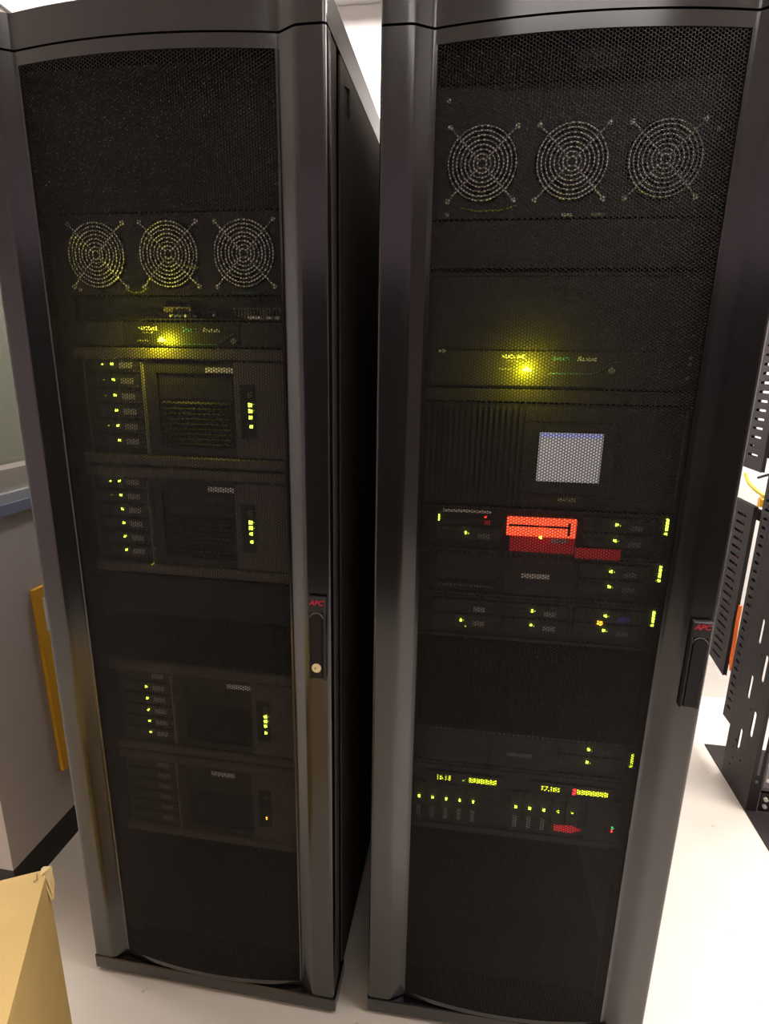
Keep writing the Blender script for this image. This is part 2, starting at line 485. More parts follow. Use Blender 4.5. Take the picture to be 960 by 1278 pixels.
def make_rack(rk, label):
    o, a = RACKS[rk]
    t = thing('server_rack', label, 'server rack', o, a, 'black server racks')
    line = front_line()
    # door frame: two stiles, top and bottom rails in one pressed frame
    d = MB()
    sl = STILE + [(UM, 0.021), (0.0, 0.021)]
    d.prism(sl, 0.050, ZS - 0.0035)
    d.prism([(W - x, y) for x, y in sl[::-1]], 0.050, ZS - 0.0035)
    arc = [(u, bow(u)) for u in np.linspace(UM, W - UM, 33)]
    for z0, z1 in ((0.052, Z_MB), (Z_MT, ZS - 0.0035)):
        d.prism([(u, y - 0.0008) for u, y in arc] + [(u, y + 0.006) for u, y in arc[::-1]], z0, z1)
    # thin rim around the perforation
    for u0, u1 in ((UM - 0.0005, UM + 0.0030), (W - UM - 0.0030, W - UM + 0.0005)):
        d.box(u0, u1, DV - 0.0022, DV + 0.004, Z_MB, Z_MT)
    door = d.build('door', PAINT, t, 28)
    obj('perforated_panel', PERFMESH, door)
    # swing handle
    hu0, hu1, hz0, hz1 = 0.5515, 0.5835, 0.862, 1.027
    h = MB()
    h.box(hu0, hu1, -0.011, 0.001, hz1 - 0.030, hz1, 0.002)
    h.box(hu0, hu0 + 0.0045, -0.011, 0.001, hz0, hz1 - 0.030, 0.001)
    h.box(hu1 - 0.0055, hu1, -0.011, 0.001, hz0, hz1 - 0.030, 0.001)
    h.box(hu0, hu1, -0.0025, 0.001, hz0, hz1 - 0.030)
    h.build('handle_plate', mat('handle plate plastic', (0.020, 0.017, 0.018), 0.5, spec=0.4), door)
    hc = (hu0 + hu1) / 2 - 0.0005
    lv = MB()
    n = 14
    prof = [(hc + 0.0105 * math.cos(math.pi * k / n), hz1 - 0.0415 + 0.0105 * math.sin(math.pi * k / n)) for k in range(n + 1)] + [(hc - 0.0105, hz0 + 0.004), (hc + 0.0105, hz0 + 0.004)]
    m = len(prof)
    lv.add([(x, -0.0130, z) for x, z in prof] + [(x, -0.0025, z) for x, z in prof],
           [tuple(range(m)), tuple(range(m, 2 * m))[::-1]] + [(i + m, (i + 1) % m + m, (i + 1) % m, i) for i in range(m)])
    lv.build('handle_lever', mat('handle lever plastic', (0.008, 0.007, 0.008), 0.55, spec=0.3), door)
    rim = MB().tube([(hc + 0.0125 * math.cos(math.pi * k / n), -0.0112, hz1 - 0.0415 + 0.0125 * math.sin(math.pi * k / n)) for k in range(1, n)], 0.0011, 6)
    rim.build('handle_rim', mat('handle rim plastic', (0.16, 0.15, 0.14), 0.3), door, 40)
    if rk == 'L':
        lk = MB().cyl(hc, hz0 + 0.026, 0.0090, -0.0152, -0.0125, 20)
        tag(lk.build('lock', BRASS, door, 40), 'brass lock cylinder')
        MB().box(hc - 0.003, hc - 0.0012, -0.0155, -0.0150, hz0 + 0.0235, hz0 + 0.028).build('keyhole', DARK, door)
    text_mesh('handle_lettering', 'APC', 0.0135, REDP, door, (hc, -0.0112, hz1 - 0.0095), shear=0.25, bold=0.0004)
    # top cap that repeats the front profile
    back = [(W, DEPTH), (0.0, DEPTH)]
    cap = MB().prism(line + back, ZS, ZT)
    cap.build('top_cap', PAINT, t, 28)
    # base
    MB().box(-0.0015, W + 0.0035, -0.001, 0.09, 0.010, 0.046, 0.002).build('base_bar', PAINT, t)
    MB().box(0.004, W - 0.004, 0.09, DEPTH, 0.014, 0.046).build('base_frame', INNER, t)
    ft = MB().vcyl(0, 0, 0.018, 0, 0.012).mesh('leveling_foot', DARK)
    for u in (0.05, W - 0.05):
        for y in (0.045, DEPTH - 0.06):
            obj('leveling_foot', ft, t, (u, y, 0))
    for u0, u1 in ((0.002, 0.045), (W - 0.045, W - 0.002)):
        MB().box(u0, u1, 0.024, 0.066, 0.046, ZS, 0).build('front_post', SIDE, t)
        MB().box(u0, u1, DEPTH - .05, DEPTH - .005, 0.046, ZS, 0).build('rear_post', INNER, t)
    # side panels with a recessed slot grip
    sy0, sy1 = 0.083, DEPTH - 0.0502
    hole = [(0.114, 1.836), (0.157, 1.848), (0.157, 1.892), (0.114, 1.880)]
    for x in (0.0, W - 0.003):
        pm = bm_build('side_panel', plate_with_holes([(sy0, 0.05), (sy1, 0.05), (sy1, ZS - .003), (sy0, ZS - .003)], [hole], 0.003, 'x'), SIDE, t, (x, 0, 0))
        inward = 0.004 if x == 0 else -0.028
        MB().box(x + inward, x + inward + .028 - .001, 0.105, 0.168, 1.826, 1.902).build('grip_recess', GAPM, t)
    for x in (0.034, W - 0.036):
        MB().box(x, x + .002, 0.0665, DEPTH - .05, 0.046, ZS).build('light_leak_block', INNER, t)  # added sheet that blocks light leaking in past the panel gaps
    # rear door, mounting rails
    MB().box(0.01, W - 0.01, DEPTH - .004, DEPTH, 0.05, ZS).build('rear_door', INNER, t)
    for u0, u1 in ((0.050, 0.082), (W - 0.082, W - 0.050)):
        for y in (0.0729, 0.78):
            MB().box(u0, u1, y, y + 0.003, 0.05, ZS - .004).box(u0 if u0 < .3 else u1 - .003, u0 + .003 if u0 < .3 else u1, y + .003, y + .04, 0.05, ZS - .004).build('mounting_rail', INNER, t)
    return t


rackL = make_rack('L', 'black server rack with brass lock cylinder, standing beside the grey partition')
MB().box(W + .001, W + .050, 0.96, 0.966, 0.05, 1.90).build('gap_light_block', INNER, rackL)  # added unseen panel, keeps rear light out of the gap between racks
rackR = make_rack('R', 'black server rack without a lock on its handle, beside the open relay rack')
# latch plate at the head of the second rack
lp = bm_build('latch_plate', plate_with_holes([(0.287, 1.868), (0.353, 1.868), (0.353, 1.892), (0.287, 1.892)], [slot(0.322, 1.880, 0.010, 0.010), slot(0.300, 1.880, .004, .004), slot(0.343, 1.880, .004, .004)], 0.002, 'y'), BEZEL, rackR, (0, 0.050, 0))

EAR0, EAR1, DF = 0.0565, 0.5355, 0.068
screw_mesh = MB().cyl(0, 0, 0.0032, -0.0022, 0.0002, 10).mesh('screw', STEEL)


def device(rk, name, label, cat, z0, group=None):
    d = thing(name, label, cat, rack_point(rk, EAR0, DF, z0), RACKS[rk][1], group)
    d['_o'] = (EAR0, DF, z0)
    return d


class Dev:
    """builder for one rack device, in the coordinates (u, depth, z) of its rack"""

    def __init__(self, rk, name, label, cat, z0, z1, group=None, chassis=0.62, ears=True, front=DARK):
        self.t = device(rk, name, label, cat, z0, group)
        del self.t['_o']
        self.o = (EAR0, DF, z0)
        self.z0, self.z1 = z0, z1
        if chassis:
            self.mb().box(0.088, 0.504, DF + .0045, DF + chassis, z0 + .001, z1 - .001).build('chassis', DARK, self.t)
        if ears:
            self.mb().box(EAR0, EAR1, DF + .0015, DF + .0045, z0 + .0008, z1 - .0008).build('faceplate', front, self.t)

    def mb(self):
        return MB(self.o)

    def box(self, name, m, u0, u1, d0, d1, z0, z1, c=0.0, parent=None):
        return self.mb().box(u0, u1, DF + d0, DF + d1, z0, z1, c).build(name, m, parent or self.t)

    def led(self, m, u, z, s=0.0042, h=None, d=-0.010, parent=None, depth=0.006):
        h = h or s
        return self.mb().box(u - s / 2, u + s / 2, DF + d, DF + d + depth, z - h / 2, z + h / 2, min(s, h) * .25).build('led', m, parent or self.t)

    def screw(self, u, z, d=0.0015):
        return obj('screw', screw_mesh, self.t, (u - self.o[0], DF + d - self.o[1], z - self.o[2]))

    def text(self, name, body, size, m, u, z, d, **k):
        return text_mesh(name, body, size, m, self.t, (u - self.o[0], DF + d - self.o[1], z - self.o[2]), **k)


# ------------------------------------------------------------------ fan trays
def fan_meshes():
    # frame: square with a round opening
    n = 40
    s = 0.0595
    sq = [(-s, -s), (s, -s), (s, s), (-s, s)]
    hole = [(0.0565 * math.cos(2 * math.pi * k / n), 0.0565 * math.sin(2 * math.pi * k / n)) for k in range(n)]
    bm = plate_with_holes(sq, [hole], 0.025, 'y')
    fr = bpy.data.meshes.new('fan')
    bm.to_mesh(fr)
    bm.free()
    fr.materials.append(mat('fan frame plastic', (0.030, 0.027, 0.032), 0.45))
    g = MB()
    for r in (0.0070, 0.0136, 0.0202, 0.0268, 0.0334, 0.0400, 0.0466, 0.0530):
        g.ring(0, -0.0062, 0, r, 0.0012)
    for sx in (-1, 1):
        for sz in (-1, 1):
            g.tube([(sx * 0.0048, -0.0045, sz * 0.0048), (sx * 0.038, -0.0045, sz * 0.038), (sx * 0.047, -0.0028, sz * 0.047), (sx * 0.0505, -0.0015, sz * 0.0505)], 0.0013, 6)
            g.ring(sx * 0.0525, -0.0014, sz * 0.0525, 0.0030, 0.0012, 16)
    gm = g.mesh('finger_guard', CHROME, 50)
    sm = MB()
    sm.cyl(0, 0, 0.0034, -0.0040, 0.0, 12)
    scr = sm.mesh('guard_screw', STEEL)
    rt = MB().cyl(0, 0, 0.021, 0.004, 0.022, 24)
    for k in range(7):
        a0 = 2 * math.pi * k / 7
        vs, q = [], 5
        for i in range(q + 1):
            r = 0.020 + 0.034 * i / q
            for ww, y in ((-0.30, 0.020), (0.30, 0.006)):
                a = a0 + ww + 0.25 * i / q
                vs.append((r * math.cos(a), y, r * math.sin(a)))
        vs += [(x, y + .0015, z) for x, y, z in vs]
        m = 2 * (q + 1)
        fs = []
        for i in range(q):
            b = 2 * i
            fs += [(b, b + 1, b + 3, b + 2), (m + b, m + b + 2, m + b + 3, m + b + 1), (b, b + 2, m + b + 2, m + b), (b + 1, m + b + 1, m + b + 3, b + 3)]
        fs += [(2 * q, 2 * q + 1, m + 2 * q + 1, m + 2 * q)]
        rt.add(vs, fs)
    rm = rt.mesh('rotor', mat('fan rotor plastic', (0.016, 0.015, 0.017), 0.4))
    return fr, gm, scr, rm


FANM = fan_meshes()


def fan_tray(rk, label, z0, z1, zc, ucs):
    d = Dev(rk, 'fan_tray', label, 'fan tray', z0, z1, 'three-fan trays', chassis=0, ears=False)
    n = 40
    holes = [[(u + 0.0575 * math.cos(2 * math.pi * k / n) - EAR0, zc + 0.0575 * math.sin(2 * math.pi * k / n) - z0) for k in range(n)] for u in ucs]
    bm_build('faceplate', plate_with_holes([(0, 0), (EAR1 - EAR0, 0), (EAR1 - EAR0, z1 - z0), (0, z1 - z0)], holes, 0.003, 'y'), BLANK, d.t, (0, 0.0015, 0))
    d.box('tray', DARK, 0.09, 0.50, .0045, .30, z0 + .001, z0 + .004)
    for u in ucs:
        f = obj('fan', FANM[0], d.t, (u - EAR0, -0.0005 - 0.0, zc - z0))
        # frame sits behind the plate: guard in front
        f.location.y = 0.0045
        for nm, me, y in (('finger_guard', FANM[1], -0.003), ('rotor', FANM[3], 0.0)):
            obj(nm, me, f, (0, y, 0))
        for sx in (-1, 1):
            for sz in (-1, 1):
                obj('guard_screw', FANM[2], f, (sx * 0.0525, -0.0030, sz * 0.0525))
    return d


fl = fan_tray('L', 'fan tray with three chrome finger guards above the small lit appliance', 1.554, 1.686, 1.6195, (0.150, 0.288, 0.4265))
fr_ = fan_tray('R', 'fan tray with three chrome finger guards above a blanking panel', 1.672, 1.860, 1.750, (0.156, 0.294, 0.432))
# loose wires and printed strip along the foot of the trays
for dv, u0, u1, z in ((fl, 0.20, 0.245, 1.559), (fr_, 0.125, 0.215, 1.684)):
    dv.mb().tube([(u0, DF - .001, z + .004), (u0 + .3 * (u1 - u0), DF - .003, z - .002), (u0 + .7 * (u1 - u0), DF - .003, z - .001), (u1, DF - .001, z + .006)], 0.0012, 6).build('wire', mat('yellow green wire', (0.32, 0.30, 0.04), 0.5), dv.t, 50)
fl.mb().tube([(.40, DF - .001, 1.558), (.42, DF - .003, 1.556), (.445, DF - .003, 1.556), (.46, DF - .001, 1.560)], 0.0012, 6).build('wire', mat('green wire', (0.03, 0.16, 0.12), 0.5), fl.t, 50)
for u0, u1 in ((0.286, 0.303), (0.331, 0.352)):
    fr_.box('label', WHITEL if u0 < .3 else GREYL, u0, u1, -.0015, .0015, 1.6735, 1.677)
for u, z in ((0.104, 1.678), (0.517, 1.672 + .004), (0.100, 1.84), (.505, 1.79)):
    fr_.screw(u, z)
fl.screw(0.108, 1.562)


# ------------------------------------------------------------------ left rack devices
# blanking panel over the trays
def blank(rk, label, z0, z1, m=BLANK, screws=()):
    d = Dev(rk, 'blanking_panel', label, 'panel', z0, z1, 'rack blanking panels', chassis=0, ears=False)
    d.box('faceplate', m, EAR0, EAR1, .0015, .0045, z0 + .0015, z1 - .0015, .0006)
    d.box('flange', DARK, 0.09, .50, .0045, .02, z0 + .0025, z0 + .004)
    for u, z in screws:
        d.screw(u, z)
    return d


blank('L', 'plain black blanking panel above the fan tray of the rack with brass lock', 1.688, 1.908, INNER)
blank('R', 'plain blanking panel behind the latch plate above the higher fan tray', 1.861, 1.908, INNER)
blank('R', 'narrow plain panel between fan tray and deep panelled appliance', 1.595, 1.670)
blank('L', 'dull black blanking panel under the lower of two stacked green-lit servers', 0.926, 1.014, INNER)

# open-backed connector unit
d = Dev('L', 'connector_unit', 'shallow unit with blue video connector and finned vent under the fans', 'network unit', 1.5095, 1.553, ears=False, chassis=0)
d.box('housing', DARK, 0.088, 0.504, .020, .40, 1.5105, 1.552)
d.box('ear', BLANK, EAR0, 0.088, .0015, .0045, 1.5105, 1.552)
d.box('ear', BLANK, 0.504, EAR1, .0015, .0045, 1.5105, 1.552)
d.box('housing_lip', INNER, 0.088, 0.504, .0015, .020, 1.5105, 1.513)
d.box('connector_shell', BEZEL, 0.262, 0.316, .012, .020, 1.513, 1.534)
v = d.box('video_connector', BLUEV, 0.285, 0.303, .004, .012, 1.5145, 1.5225, .002)
for u in (0.280, 0.308):
    d.mb().cyl(u, 1.5185, 0.0028, DF + .004, DF + .012, 8).build('thumbscrew', STEEL, d.t)
for u, z in ((0.357, 1.5205), (0.270, 1.5190), (0.318, 1.519), (0.275, 1.5325), (0.289, 1.5325)):
    d.screw(u, z, .019 if z < 1.53 else .0195)
for k in range(15):
    d.box('vent_fin', BEZEL, 0.402 + k * .0058, 0.4048 + k * .0058, .004, .020, 1.514, 1.530)
d.box('vent_rail', BEZEL, 0.398, 0.49, .004, .020, 1.530, 1.533)
for u0, u1 in ((0.428, 0.452), (0.462, 0.472), (0.478, 0.486)):
    d.box('port_label', WHITEL, u0, u1, .0005, .004, 1.5132, 1.5175)
d.box('socket', BEZEL2, 0.398, 0.49, .004, .020, 1.5132, 1.514)


def appliance_print(d, u, z, uled, zled):
    """printed panel: title, script, swoosh, round emblem, status leds. u, z: left end of the title"""
    d.text('title_lettering', 'NUCOAIE', 0.0088, WHITEL, u + .020, z + .001, -.0018, bold=.0001)
    d.text('title_underline', 'rack storage', 0.0042, GREYL, u + .020, z - .0055, -.0018)
    d.text('series_lettering', 'Smart', 0.0118, TEAL, u + .100, z - .0005, -.0018, bold=.0002)
    d.text('script_lettering', 'Racksta', 0.0105, WHITEL, u + .142, z - .0010, -.0018, shear=0.35, bold=.0001)
    d.text('caption_lettering', 'POWER  ON', 0.0038, GREYL, u + .008, z - .020, -.0018)
    ps = [(u + .082, DF - .0016, z - .0255), (u + .150, DF - .0016, z - .0255)]
    for k in range(1, 9):
        s = k / 8
        ps.append((u + .150 + .042 * s, DF - .0016, z - .0255 + .0205 * (s * s * (3 - 2 * s))))
    d.mb().tube(ps, 0.0009, 5).build('swoosh', TEAL, d.t, 60)
    d.mb().cyl(u + .184, z - .0195, .0055, DF - .0022, DF - .0012, 18).ring(u + .184, DF - .0022, z - .0195, .0042, .0009, 16, 5).build('emblem', GREYL, d.t, 40)
    for k, (du, dz, s) in enumerate(((0, .0022, .0042), (-.0042, -.0012, .0042), (.0010, -.0016, .0042), (.0060, -.0014, .0038))):
        d.led(BIGLED, uled + du, zled + dz, s, d=-.006)
    lt = bpy.data.lights.new('status_light', 'POINT')
    lt.color = (1.0, 0.95, 0.01)
    lt.energy = LEDW
    lt.shadow_soft_size = 0.004
    lo = bpy.data.objects.new('status_light', lt)
    COL.objects.link(lo)
    lo.parent = d.t
    lo.location = (uled - d.o[0], -.028, zled - d.o[2])
    lo['kind'] = 'helper'


LEDW = 0.6
d = Dev('L', 'rack_appliance', 'thin black appliance with yellow-green power light and teal swoosh print', 'appliance', 1.4640, 1.5085, 'appliances with teal swoosh print')
d.box('front_panel', DARK, 0.185, 0.4115, -.001, .0015, 1.4665, 1.5065)
d.box('front_panel', BEZEL2, 0.4135, 0.520, -.001, .0015, 1.4665, 1.5065)
d.box('front_panel', BEZEL2, 0.075, 0.183, -.001, .0015, 1.4665, 1.5065)
appliance_print(d, 0.216, 1.4945, 0.262, 1.4765)
d.screw(.104, 1.50)
d.screw(.104, 1.477)


def tower_server(label, dz, du, lit, extra, controls, badge=(0.344, 0.397), depth=0.70, dim=False):
    """five-unit server: drive column, louvred bay, badge, control strip. dz, du shift the layout from the top unit"""
    z0, z1 = 1.2400 + dz, 1.4625 + dz
    d = Dev('L', 'tower_server', label, 'server', z0, z1, 'five-unit servers in the rack with brass lock', chassis=depth, front=DARK)
    t = d.t
    Z = lambda z: z + dz
    U = lambda u: u + du
    d.box('top_bar', BEZEL, 0.083, 0.512, -.010, .0015, Z(1.4405), Z(1.4615), .003)
    d.box('bottom_bar', BEZEL, 0.083, 0.512, -.010, .0015, Z(1.2430), Z(1.2630), .003)
    d.box('cage_edge', BEZEL, U(0.0995), U(0.1015), -.006, .0015, Z(1.266), Z(1.438))
    d.box('cage_strip', mat('pale cage strip', (0.30, 0.28, 0.24), .4), U(0.2185), U(0.2210), -.008, .0015, Z(1.266), Z(1.436))
    for k in range(6):
        zc = Z(1.4300 - 0.0284 * k)
        dr = d.box('drive', BEZEL2, U(0.104), U(0.2165), -.0055, .0015, zc - .0118, zc + .0118, .0012)
        d.box('label', DIML if dim else GREYL, U(0.1745), U(0.2010), -.0066, -.0055, zc - .0055, zc + .0052, parent=dr)
        d.box('latch', BEZEL, U(0.188), U(0.2160), -.0075, -.0055, zc - .0108, zc - .0092, parent=dr)
        d.box('latch', BEZEL, U(0.205), U(0.2160), -.0070, -.0055, zc - .001, zc + .0004, parent=dr)
        if k in lit:
            d.led(GREENLED, U(0.1605), zc + .0018, .0040, d=-.0085, parent=dr, depth=.003)
        if k in extra:
            d.led(DIMLED if k else GREENLED, U(0.1405), zc + .0008, .0030, .002, d=-.0085, parent=dr, depth=.003)
    # middle bay
    d.box('bay_surround', BEZEL2, U(0.224), U(0.395), -.004, .0015, Z(1.4175), Z(1.4395))
    d.box('bay_surround', BEZEL2, U(0.224), U(0.246), -.004, .0015, Z(1.266), Z(1.4175))
    d.box('bay_surround', BEZEL2, U(0.246), U(0.395), -.004, .0015, Z(1.266), Z(1.282))
    d.box('bay_cover', BEZEL2, U(0.249), U(0.390), -.001, .0015, Z(1.394), Z(1.4155))
    d.box('bay_cover', BEZEL2, U(0.249), U(0.390), -.001, .0015, Z(1.3715), Z(1.3925))
    for k in range(9):
        zc = Z(1.2885 + k * .0094)
        d.mb().add([(U(0.254), DF - .0015, zc - .0026), (U(0.388), DF - .0015, zc - .0026), (U(0.388), DF + .0015, zc + .0034), (U(0.254), DF + .0015, zc + .0034),
                    (U(0.254), DF - .0045, zc - .0010), (U(0.388), DF - .0045, zc - .0010)],
                   [(4, 5, 1, 0), (4, 3, 2, 5), (0, 1, 2, 3), (0, 3, 4), (1, 5, 2)]).build('louvre_slat', BEZEL2, t)
    d.box('badge', WHITEL, U(badge[0]), U(badge[1]), -.0062, -.004, Z(1.4195), Z(1.4290))
    # right panel with the control strip
    d.box('side_cover', BEZEL, U(0.3975), 0.512, -.008, .0015, Z(1.2655), Z(1.4385), .0015)
    cp = d.box('control_panel', DARK, U(0.4105), U(0.4405), -.0088, -.008, Z(1.303), Z(1.400))
    d.box('power_button', BEZEL, U(0.4245), U(0.4335), -.0105, -.0088, Z(1.3765), Z(1.3875), .001, parent=cp)
    for m, u, z, s in controls:
        d.led(m, U(u), Z(z), s, d=-.0120, parent=cp, depth=.0032)
    return d


G4 = [(GREENLED, .4290, 1.3640, .0066), (GREENLED, .4290, 1.3530, .0066), (GREENLED, .4290, 1.3415, .0055), (GREENLED, .4295, 1.3250, .0050), (DIMLED, .4355, 1.365, .0020), (DIMLED, .4355, 1.354, .0020)]
s_a = tower_server('graphite server with louvred bay, directly under the thin appliance with teal swoosh', 0.0, 0.0, (0, 1, 2, 3, 4, 5), (0, 1, 2, 4), G4)
s_b = tower_server('graphite server with louvred bay, above the dull blanking panel', -0.2222, -0.009, (0, 1, 2, 3, 4, 5), (0, 1), G4)
s_c = tower_server('dim server with four green control lights, on top of the server with amber light', -0.6460, 0.004, (1, 2, 3, 4, 5), (), G4)
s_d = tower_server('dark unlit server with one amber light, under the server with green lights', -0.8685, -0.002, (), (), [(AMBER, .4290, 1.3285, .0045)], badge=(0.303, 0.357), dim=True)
# cable glow of the second server: small lit port in the cage corner
s_b.led(DIMLED, 0.2065, 1.0405, .004, d=-.0095)

# ------------------------------------------------------------------ right rack devices
d = Dev('R', 'rack_appliance', 'deep black appliance with wide plain panel over yellow-green light and teal swoosh', 'appliance', 1.4040, 1.5900, 'appliances with teal swoosh print')
d.box('front_panel', BLANK, 0.075, 0.520, -.001, .0015, 1.4680, 1.5830)
d.box('front_panel', BEZEL2, 0.075, 0.520, -.001, .0015, 1.4080, 1.4655)
d.box('top_rib', BLANK, 0.075, 0.520, -.002, .0015, 1.5850, 1.5895)
d.box('catch', DARK, 0.282, 0.304, -.0022, -.001, 1.5600, 1.5640)
d.box('catch', DARK, 0.3005, 0.304, -.0022, -.001, 1.5440, 1.5600)
d.mb().ring(0.330, DF - .0015, 1.5560, .0075, .0010, 24).cyl(0.330, 1.556, .0028, DF - .0025, DF - .001, 12).build('keyswitch', DARK, d.t, 40)
appliance_print(d, 0.206, 1.4550, 0.2500, 1.4360)
for u, z in ((.101, 1.464), (.108, 1.464)):
    d.screw(u, z, 0.0)
for z in (1.458, 1.448, 1.425):
    d.screw(.512, z, 0.0)

blank('R', 'very narrow blanking strip between swoosh appliance and unit with small screen', 1.3790, 1.4035, BEZEL2)

# unit with a small screen
d = Dev('R', 'screen_unit', 'black louvred unit with a small pale screen in its middle', 'control unit', 1.1925, 1.3785)
for k in range(17):
    d.box('louvre_rib', BEZEL2, 0.0835 + k * .0100, 0.0885 + k * .0100, -.006, .0015, 1.198, 1.373)
d.box('front_panel', BEZEL2, 0.412, 0.517, -.002, .0015, 1.198, 1.373)
d.box('panel_edge', BEZEL, 0.5185, 0.5205, -.006, .0015, 1.198, 1.373)
bz = d.mb().box(0.255, 0.409, DF - .006, DF + .0015, 1.330, 1.346).box(0.255, 0.409, DF - .006, DF + .0015, 1.222, 1.243) \
    .box(0.255, 0.281, DF - .006, DF + .0015, 1.243, 1.330).box(0.389, 0.409, DF - .006, DF + .0015, 1.243, 1.330).build('screen_bezel', BEZEL2, d.t)
d.box('screen', SCREEN, 0.281, 0.389, -.003, .0015, 1.243, 1.330, parent=bz)
d.box('screen_title', SCREENT, 0.283, 0.387, -.0035, -.003, 1.3225, 1.3285, parent=bz)
d.box('front_panel', BEZEL2, 0.255, 0.409, -.002, .0015, 1.348, 1.373)
d.box('front_panel', BEZEL2, 0.255, 0.409, -.002, .0015, 1.198, 1.220)
d.text('model_lettering', 'MATRIX', 0.0085, mat('pale yellow print', (0.55, 0.52, 0.22), .5), 0.338, 1.2105, -.0024, bold=.0003)


def drive_pair(d, uc, z0, rows, lab=DIML, leds=None):
    for r in rows:
        zc = z0 + (0.0645, 0.0350)[r]
        dr = d.box('drive', BEZEL2, uc - .056, uc + .066, -.004, .0015, zc - .0135, zc + .0135, .001)
        d.box('label', lab[r] if isinstance(lab, (tuple, list)) else lab, uc + .0225, uc + .0445, -.0052, -.004, zc - .0085, zc + .0010, parent=dr)
        d.box('vent', DARK, uc - .050, uc - .012, -.0045, -.004, zc + .002, zc + .0055, parent=dr)
        m = (leds[r] if leds else GREENLED)
        if m:
            d.led(m, uc, zc + .0020, .0042, d=-.0085, parent=dr, depth=.004)
            d.led(DIMLED, uc + .0052, zc + .0012, .0026, .0018, d=-.0085, parent=dr, depth=.004)


def right_leds(d, z0, n=4, m=GREENLED):
    for k in range(n):
        d.led(m, 0.5125, z0 + .0800 - k * .0058, .0034, .0040, d=-.008)
    d.led(m, 0.5125, z0 + .0545, .0036, .0036, d=-.008)
    d.led(DIMLED, 0.5090, z0 + .0535, .0028, .0018, d=-.008)


def flat_server(label, z0, group='two-unit servers'):
    d = Dev('R', 'rack_server', label, 'server', z0, z0 + .0875, group)
    d.box('top_rail', BEZEL2, 0.083, 0.5195, -.0035, .0015, z0 + .0805 + .0025, z0 + .0870)
    d.box('bottom_rail', BEZEL2, 0.083, 0.5195, -.0035, .0015, z0 + .0005, z0 + .0060)
    d.box('control_strip', DARK, 0.5015, 0.5195, -.004, .0015, z0 + .0065, z0 + .0825)
    return d


z = 1.1035
d = flat_server('flat server with glowing red window, directly under the unit with the small screen', z)
drive_pair(d, 0.428, z, (0, 1))
drive_pair(d, 0.163, z, (1,))
dr = d.box('optical_drive', DARK, 0.107, 0.229, -.004, .0015, z + .051, z + .0815)
d.box('label', WHITEL, 0.119, 0.208, -.0052, -.004, z + .0755, z + .0805, parent=dr)
d.led(GREENLED, 0.1125, z + .0640, .0026, .011, d=-.008, parent=dr)
d.led(AMBER, 0.197, z + .069, .0035, .0025, d=-.008, parent=dr).data.materials[0] = REDLED
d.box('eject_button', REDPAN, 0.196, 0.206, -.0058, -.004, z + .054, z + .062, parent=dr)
wn = d.box('red_window', REDWIN, 0.2365, 0.3595, -.006, .0015, z + .0370, z + .0710)
tag(wn, 'glowing orange-red window')
d.box('tray_slot', DARK, 0.240, 0.345, -.0072, -.006, z + .0545, z + .0585, parent=wn)
d.box('tray_catch', DARK, 0.345, 0.3485, -.0072, -.006, z + .0405, z + .0655, parent=wn)
rp = d.box('red_spill_panel', REDPAN, 0.244, 0.3600, -.005, .0015, z + .0065, z + .0365)  # painted glow for the red window light reflected on the lower front
d.box('red_spill_panel', REDPAN, 0.3615, 0.4400, -.0075, -.0045, z + .0005, z + .0200)
d.box('label', GREYL, 0.318, 0.345, -.0062, -.005, z + .0265, z + .0345, parent=rp)
d.led(GREENLED, 0.298, z + .0360, .0044, d=-.0095, parent=rp)
right_leds(d, z)
rl = bpy.data.lights.new('window_light', 'POINT')
rl.color = (1.0, 0.05, 0.03)
rl.energy = 0.02
rl.shadow_soft_size = 0.006
ro = bpy.data.objects.new('window_light', rl)
COL.objects.link(ro)
ro.parent = d.t
ro.location = (0.30 - d.o[0], -.018, .052)
ro['kind'] = 'helper'

z = 1.0155
d = flat_server('flat server with a white badge in its middle, below the one with red window', z)
drive_pair(d, 0.428, z, (0, 1))
d.box('bay_cover', BEZEL2, 0.107, 0.229, -.004, .0015, z + .033, z + .0815, .001)
d.box('bay_cover', BEZEL2, 0.238, 0.362, -.004, .0015, z + .0085, z + .0815, .001)
d.box('badge', WHITEL, 0.2695, 0.3200, -.0052, -.004, z + .0430, z + .0515)
for k in range(24):
    d.box('vent_pin', GREYL, 0.116 + k * .0043, 0.1183 + k * .0043, -.0035, .0015, z + .0185, z + .0212)
d.box('vent_rail', BEZEL2, 0.116, 0.205, -.003, .0015, z + .0245, z + .0265)
right_leds(d, z)

z = 0.9275
d = flat_server('flat server with three columns of drives, lowest of the stacked trio', z)
drive_pair(d, 0.163, z, (0, 1), GREYL, (None, GREENLED))
drive_pair(d, 0.295, z, (0, 1), GREYL)
drive_pair(d, 0.428, z, (0, 1), (BLULED, DIML))
d.led(AMBER, 0.4195, z + .0510, .0100, .0075, d=-.0085)
d.led(DIMLED, 0.172, z + .0250, .003, .002, d=-.0085)
right_leds(d, z)

z = 0.6350
d = flat_server('dim flat server with a white badge, resting above the unit with lit number displays', z)
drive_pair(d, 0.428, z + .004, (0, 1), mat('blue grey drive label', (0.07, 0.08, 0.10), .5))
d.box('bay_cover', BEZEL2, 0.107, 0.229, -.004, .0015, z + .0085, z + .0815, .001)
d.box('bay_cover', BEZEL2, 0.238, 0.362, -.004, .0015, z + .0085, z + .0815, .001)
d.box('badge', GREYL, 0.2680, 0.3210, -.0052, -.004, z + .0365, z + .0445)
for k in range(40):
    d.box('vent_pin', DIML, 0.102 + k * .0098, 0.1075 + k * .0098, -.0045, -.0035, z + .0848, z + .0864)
right_leds(d, z - .0125, 4, YELLED)
right = d

